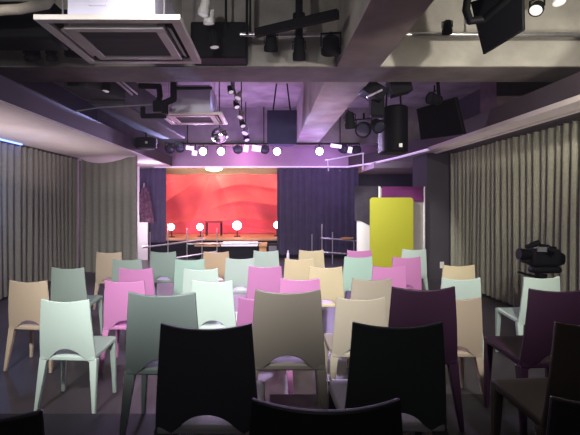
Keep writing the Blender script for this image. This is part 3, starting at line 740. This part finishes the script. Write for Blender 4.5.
MB().bb((px0, dP, .05), (px1, dP + .03, P(0, 188, dP).z)).build('panel', M['grey_panel'], g, bevel=.004)
for x in (px0, px1 + .02): MB().cyl((x, dP, 0), (x, dP, P(0, 186.5, dP).z), .02, n=12).build('post', M['white_metal'], g)
def cloth(x0, x1, z0, z1, y, m, name, label, wob, seed=0, slant=0):
    rows = []
    for i in range(14):
        v = i / 13; row = []
        for k in range(25):
            u = k / 24
            row.append((x0 + (x1 - x0) * u + slant * (1 - v), y - .02 - .02 * math.sin(9 * u + seed + 2 * v) * (1 - v * .6) - (.03 * v ** 6), z0 + wob * math.sin(5 * u + seed) * (1 - v) + (z1 - z0 - wob * math.sin(5 * u + seed) * (1 - v)) * v))
        rows.append(row)
    top = [(p[0], y + .06, p[2] + .005) for p in rows[-1]]; rows.append(top)
    return tag(MB().grid(rows).build(name, m, smooth=180), label, 'cloth')
cloth(px0 + .03, px1, P(0, 201, dP).z, P(0, 187, dP).z + .005, dP - .01, M['purple_cloth'], 'purple_cloth', 'purple cloth draped over the grey partition behind the yellow table', .01)
dW = 8.6; wx0, wx1 = P(357, 0, dW).x, P(379, 0, dW).x
g = thing('white_board', 'tall white panel left of the yellow table under a black cloth', 'panel', ((wx0 + wx1) / 2, dW, 0))
MB().bb((wx0, dW, .03), (wx1, dW + .04, P(0, 189, dW).z)).build('panel', M['white_panel'], g, bevel=.005)
MB().bb((wx0, dW - .12, 0), (wx0 + .05, dW + .16, .03)).build('foot', M['steel'], g)
MB().bb((wx1 - .05, dW - .12, 0), (wx1, dW + .16, .03)).build('foot', M['steel'], g)
cloth(P(354, 0, dW).x, wx1, P(0, 223, dW).z, P(0, 186, dW).z, dW - .015, mat('dark grey cloth', (.045, .036, .055), .9, noise=.3), 'black_cloth', 'black cloth draped over the tall white panel left of the yellow table', .05, 1.0)
c = P(442, 265, 8.42)
g = thing('wall_outlet', 'small white outlet low on the dark column', 'outlet', c)
MB().box((c.x, 8.42, c.z), (.075, .012, .12)).build('plate', M['bulb'], g, bevel=.003)
MB().box((c.x, 8.412, c.z), (.03, .008, .06)).build('socket', M['white_metal'], g, bevel=.002)
tag(MB().lathe(P(288, 256, 11.2) - Vector((0, 0, .1)), [(.03, 0), (.035, .02), (.035, .16), (.015, .2), (.015, .24)], n=16).build('bottle', M['white_panel']), 'small white bottle at the foot of the right black drape', 'bottle')

# ------------------------------------------------------------------ video camera on a tripod
dC = 4.75; c = P(540, 259, dC); s = dC / F
g = thing('video_camera', 'black shoulder video camera with lens and microphone in front of the right curtain', 'video camera', c)
def V(px, py, dd=0): return P(px, py, dC + dd)
MB().bb(V(533, 267, -.07), V(553, 248, .09)).bb(V(534, 274, -.06), V(555, 265, .08)).build('body', M['black'], g, bevel=.035, seg=3)
MB().cyl(V(548, 249, -.11), V(555, 251, -.13), .035, .045, n=16).build('viewfinder', M['black_gloss'], g)
MB().cyl(V(535, 255), V(526, 254.5), .055, .05, n=20).cyl(V(526, 254.5), V(518.5, 254), .058, .06, n=20).build('lens', M['black_gloss'], g)
MB().cyl(V(531, 245.5, -.05), V(539, 242.5, -.05), .03, n=14).cyl(V(526, 247, -.05), V(531, 245.5, -.05), .022, n=14).build('microphone', M['black'], g)
MB().path([V(539, 248), V(541, 245.5), V(548, 246), V(552, 249)], .016).build('handle', M['black'], g)
MB().box(V(542, 249.5, -.09), (.09, .03, .05)).build('side_panel', M['lens_pale'] if False else mat('grey camera panel', (.16, .16, .17), .4), g, bevel=.004)
MB().bb(V(552, 266, -.06), V(559, 251.5, .08)).build('battery', M['black_gloss'], g, bevel=.045, seg=3)
MB().bb(V(523, 263, -.03), V(535, 259, .03)).build('hand_grip', M['black'], g, bevel=.008)
g = thing('tripod', 'black camera tripod beneath the video camera', 'tripod', (c.x, c.y, 0))
hd = V(541, 280)
MB().cyl(V(541, 274.3), hd, .06, .05, n=16).cyl(hd, hd - Vector((0, 0, .1)), .04, .035, n=16).build('head', M['black'], g)
for a, tip in ((PI * 1.15, None), (PI * .15 + .4, None), (PI * 1.62, None)):
    t = Vector((c.x + .26 * math.cos(a), c.y + .26 * math.sin(a), 0))
    lg = MB().cyl(hd + Vector((.04 * math.cos(a), .04 * math.sin(a), -.03)), t, .02, .013, n=10).build('leg', M['black'], g)
    MB().sphere(t + Vector((0, 0, .012)), .018, (1, 1, .6), n=10).build('rubber_foot', M['black_gloss'], lg)
MB().cyl(V(538, 277), V(518, 272, -.05), .012, n=8).build('pan_handle', M['black'], g)

# ------------------------------------------------------------------ lights
def light(kind, name, loc, power, col=(1, 1, 1), target=None, size=.2, angle=None, blend=.5, sizey=None):
    d = bpy.data.lights.new(name, kind); d.energy = power; d.color = col
    if kind == 'AREA':
        d.size = size
        if sizey: d.shape = 'RECTANGLE'; d.size_y = sizey
    elif kind in ('POINT', 'SPOT'): d.shadow_soft_size = size
    if kind == 'SPOT': d.spot_size = math.radians(angle); d.spot_blend = blend
    o = bpy.data.objects.new(name, d); C.objects.link(o); o.location = loc
    if target is not None: o.rotation_euler = (Vector(target) - Vector(loc)).to_track_quat('-Z', 'Y').to_euler()
    return o
# unseen spots added overhead, aimed over the first rows at the seats towards the stage
for x, pw in ((-1.7, 420), (-.3, 560), (1.3, 330)):
    light('SPOT', 'seat_spot', (x, .55, 2.75), pw, (1, .97, .93), (x * .7, 6.0, .35), .12, 62, .75)
light('AREA', 'rear_fill', (0, -1.8, 2.5), 5, (1, .95, .95), (0, 3, .9), 1.6)
# light on the concrete beam
light('SPOT', 'beam_spot', (2.25, 2.5, 2.62), 200, (1, .93, .8), (2.2, 4.8, 3.15), .03, 95, .5)
light('SPOT', 'beam_spot', (-.6, 2.3, 2.85), 40, (1, .95, .88), (-.3, 4.8, 3.25), .02, 110, .6)
light('SPOT', 'unit_light', (-.7, .9, 2.45), 26, (.85, .85, 1.0), (-1.05, 2.9, 2.85), .06, 60, .6)  # cool light added to brighten the air conditioner casing
# unseen up-lights added to brighten the soffit undersides
light('AREA', 'soffit_left_light', (-3.2, 6.2, 1.75), 15, (1, .82, .86), (-3.2, 6.4, 4), .6, sizey=4.5)
light('AREA', 'soffit_right_light', (3.05, 5.5, 1.9), 4, (1, .9, .85), (3.05, 5.5, 4), .4, sizey=4.5)
# violet stage wash towards the audience
for x in (-1.6, -.9, .25, 1.2):
    light('SPOT', 'stage_wash', (x, 10.55, ZB - .2), 300, (.72, .55, 1.0), (x * .7, 5.6, .3), .1, 80, .6)
light('AREA', 'violet_ceiling', (-.4, 9.6, 2.25), 42, (.6, .3, 1.0), (-.4, 9.4, 4), 2.6, sizey=1.2)
light('POINT', 'pink_header', (-.6, 11.2, 2.62), 24, (1.0, .38, .85), size=.3)
light('POINT', 'pink_header', (1.3, 10.9, 2.6), 20, (.8, .35, 1.0), size=.3)
light('POINT', 'violet_left', (-2.7, 10.4, 2.1), 34, (.8, .5, 1.0), size=.2)
light('POINT', 'violet_right', (1.6, 10.4, 2.1), 26, (.55, .4, 1.0), size=.2)
light('AREA', 'pink_mid', (.3, 7.2, 2.1), 18, (.95, .55, .85), (.3, 7.2, 4), 2.2)
# the stage
light('SPOT', 'stage_key', (-1.5, 12.95, 2.42), 55, (1, .9, .4), (-1.5, 13.5, 1.75), .06, 80, .9)
light('AREA', 'stage_front', (-3.15, 13.25, 2.2), 5.5, (1, .6, .6), (-.6, 13.5, 1.2), .3)
light('AREA', 'stage_front', (.35, 13.2, 2.3), 7, (1, .7, .6), (-1.6, 13.5, 1.1), .3)
light('POINT', 'stage_foot', (-1.5, 10.9, 1.3), 4.5, (1, .75, .85), size=.2)
light('POINT', 'stub_light', (-3.0, 10.7, .9), 30, (1, .85, .95), size=.1)  # added to brighten the white stub, no lamp seen there
light('SPOT', 'stage_floor_spot', (-.7, 9.3, 2.75), 520, (.9, .8, 1.0), (-.5, 9.4, 0), .1, 100, .6)  # added down light to brighten the floor before the stage
light('SPOT', 'beam_spot', (-2.4, 2.6, 2.85), 26, (1, .92, .86), (-2.7, 4.8, 3.05), .02, 80, .6)
light('AREA', 'stage_floor_glow', (-1.4, 13.0, .58), 9, (1, .45, .8), (-1.4, 13.6, 1.1), 2.4, sizey=.1)
# narrow blue-violet beams from the front bar through the haze
for a, t, pw in ((P(185, 147, 10.6), P(75, 98, 6.0), 260), (P(262, 147, 10.6), P(215, 92, 6.5), 160), (P(282, 149, 10.6), P(330, 105, 6.5), 30), (P(150, 150, 10.5), P(255, 238, 7.5), 120)):
    light('SPOT', 'haze_beam', a, pw * 22, (.42, .48, 1.0), t, .03, 7, .5)
light('POINT', 'stage_lamp', (-1.5, 13.25, 2.40), 9, (1, .9, .45), size=.08)
light('AREA', 'stage_top', (-1.4, 12.9, 2.05), 26, (1, .85, .6), (-1.4, 13.3, 4), 3, sizey=.3)
light('SPOT', 'step_light', (-.7, 10.2, 2.7), 90, (1, .95, .95), (-.8, 11.5, .4), .05, 50, .6)
# white gleam on the panel beside the yellow table
light('SPOT', 'panel_spot', (1.3, 6.9, 2.3), 150, (1, .97, .9), (2.3, 8.4, .8), .05, 55, .5)
light('SPOT', 'curtain_right_light', (2.5, 2.4, 2.2), 120, (1, .95, .80), (3.42, 6.4, 1.2), .05, 110, .6)  # this and the next are unseen raking lights added for the pleats
light('SPOT', 'curtain_left_light', (-3.05, 4.4, 1.9), 95, (1, .93, .82), (-3.85, 8.4, 1.3), .04, 75, .7)
light('POINT', 'blue_left', (-3.6, 6.2, 1.6), 6, (.25, .4, 1.0), size=.05)

w = bpy.data.worlds.new('world'); bpy.context.scene.world = w; w.use_nodes = True
w.node_tree.nodes['Background'].inputs[0].default_value = (.5, .42, .55, 1); w.node_tree.nodes['Background'].inputs[1].default_value = .02
vs = w.node_tree.nodes.new('ShaderNodeVolumeScatter'); vs.inputs['Density'].default_value = HAZE; vs.inputs['Anisotropy'].default_value = .3
if HAZE: w.node_tree.links.new(vs.outputs[0], w.node_tree.nodes['World Output'].inputs['Volume'])
light('AREA', 'room_fill', (0, 1.5, 3.4), 5, (1, .92, .9), (0, 1.5, 0), 3)

# ------------------------------------------------------------------ camera
cd = bpy.data.cameras.new('camera'); co = bpy.data.objects.new('camera', cd); C.objects.link(co)
co.location = (0, 0, H); co.rotation_euler = (PI / 2, 0, 0)
cd.sensor_fit = 'HORIZONTAL'; cd.sensor_width = 36; cd.lens = F / 580 * 36
cd.shift_x = (290 - VX) / 580; cd.shift_y = -(217.5 - VY) / 580
cd.clip_start = .05
bpy.context.scene.camera = co
sc = bpy.context.scene
sc.view_settings.view_transform = 'Standard'
sc.cycles.use_denoising = True
sc.cycles.max_bounces = 6
sc.cycles.sample_clamp_indirect = 4
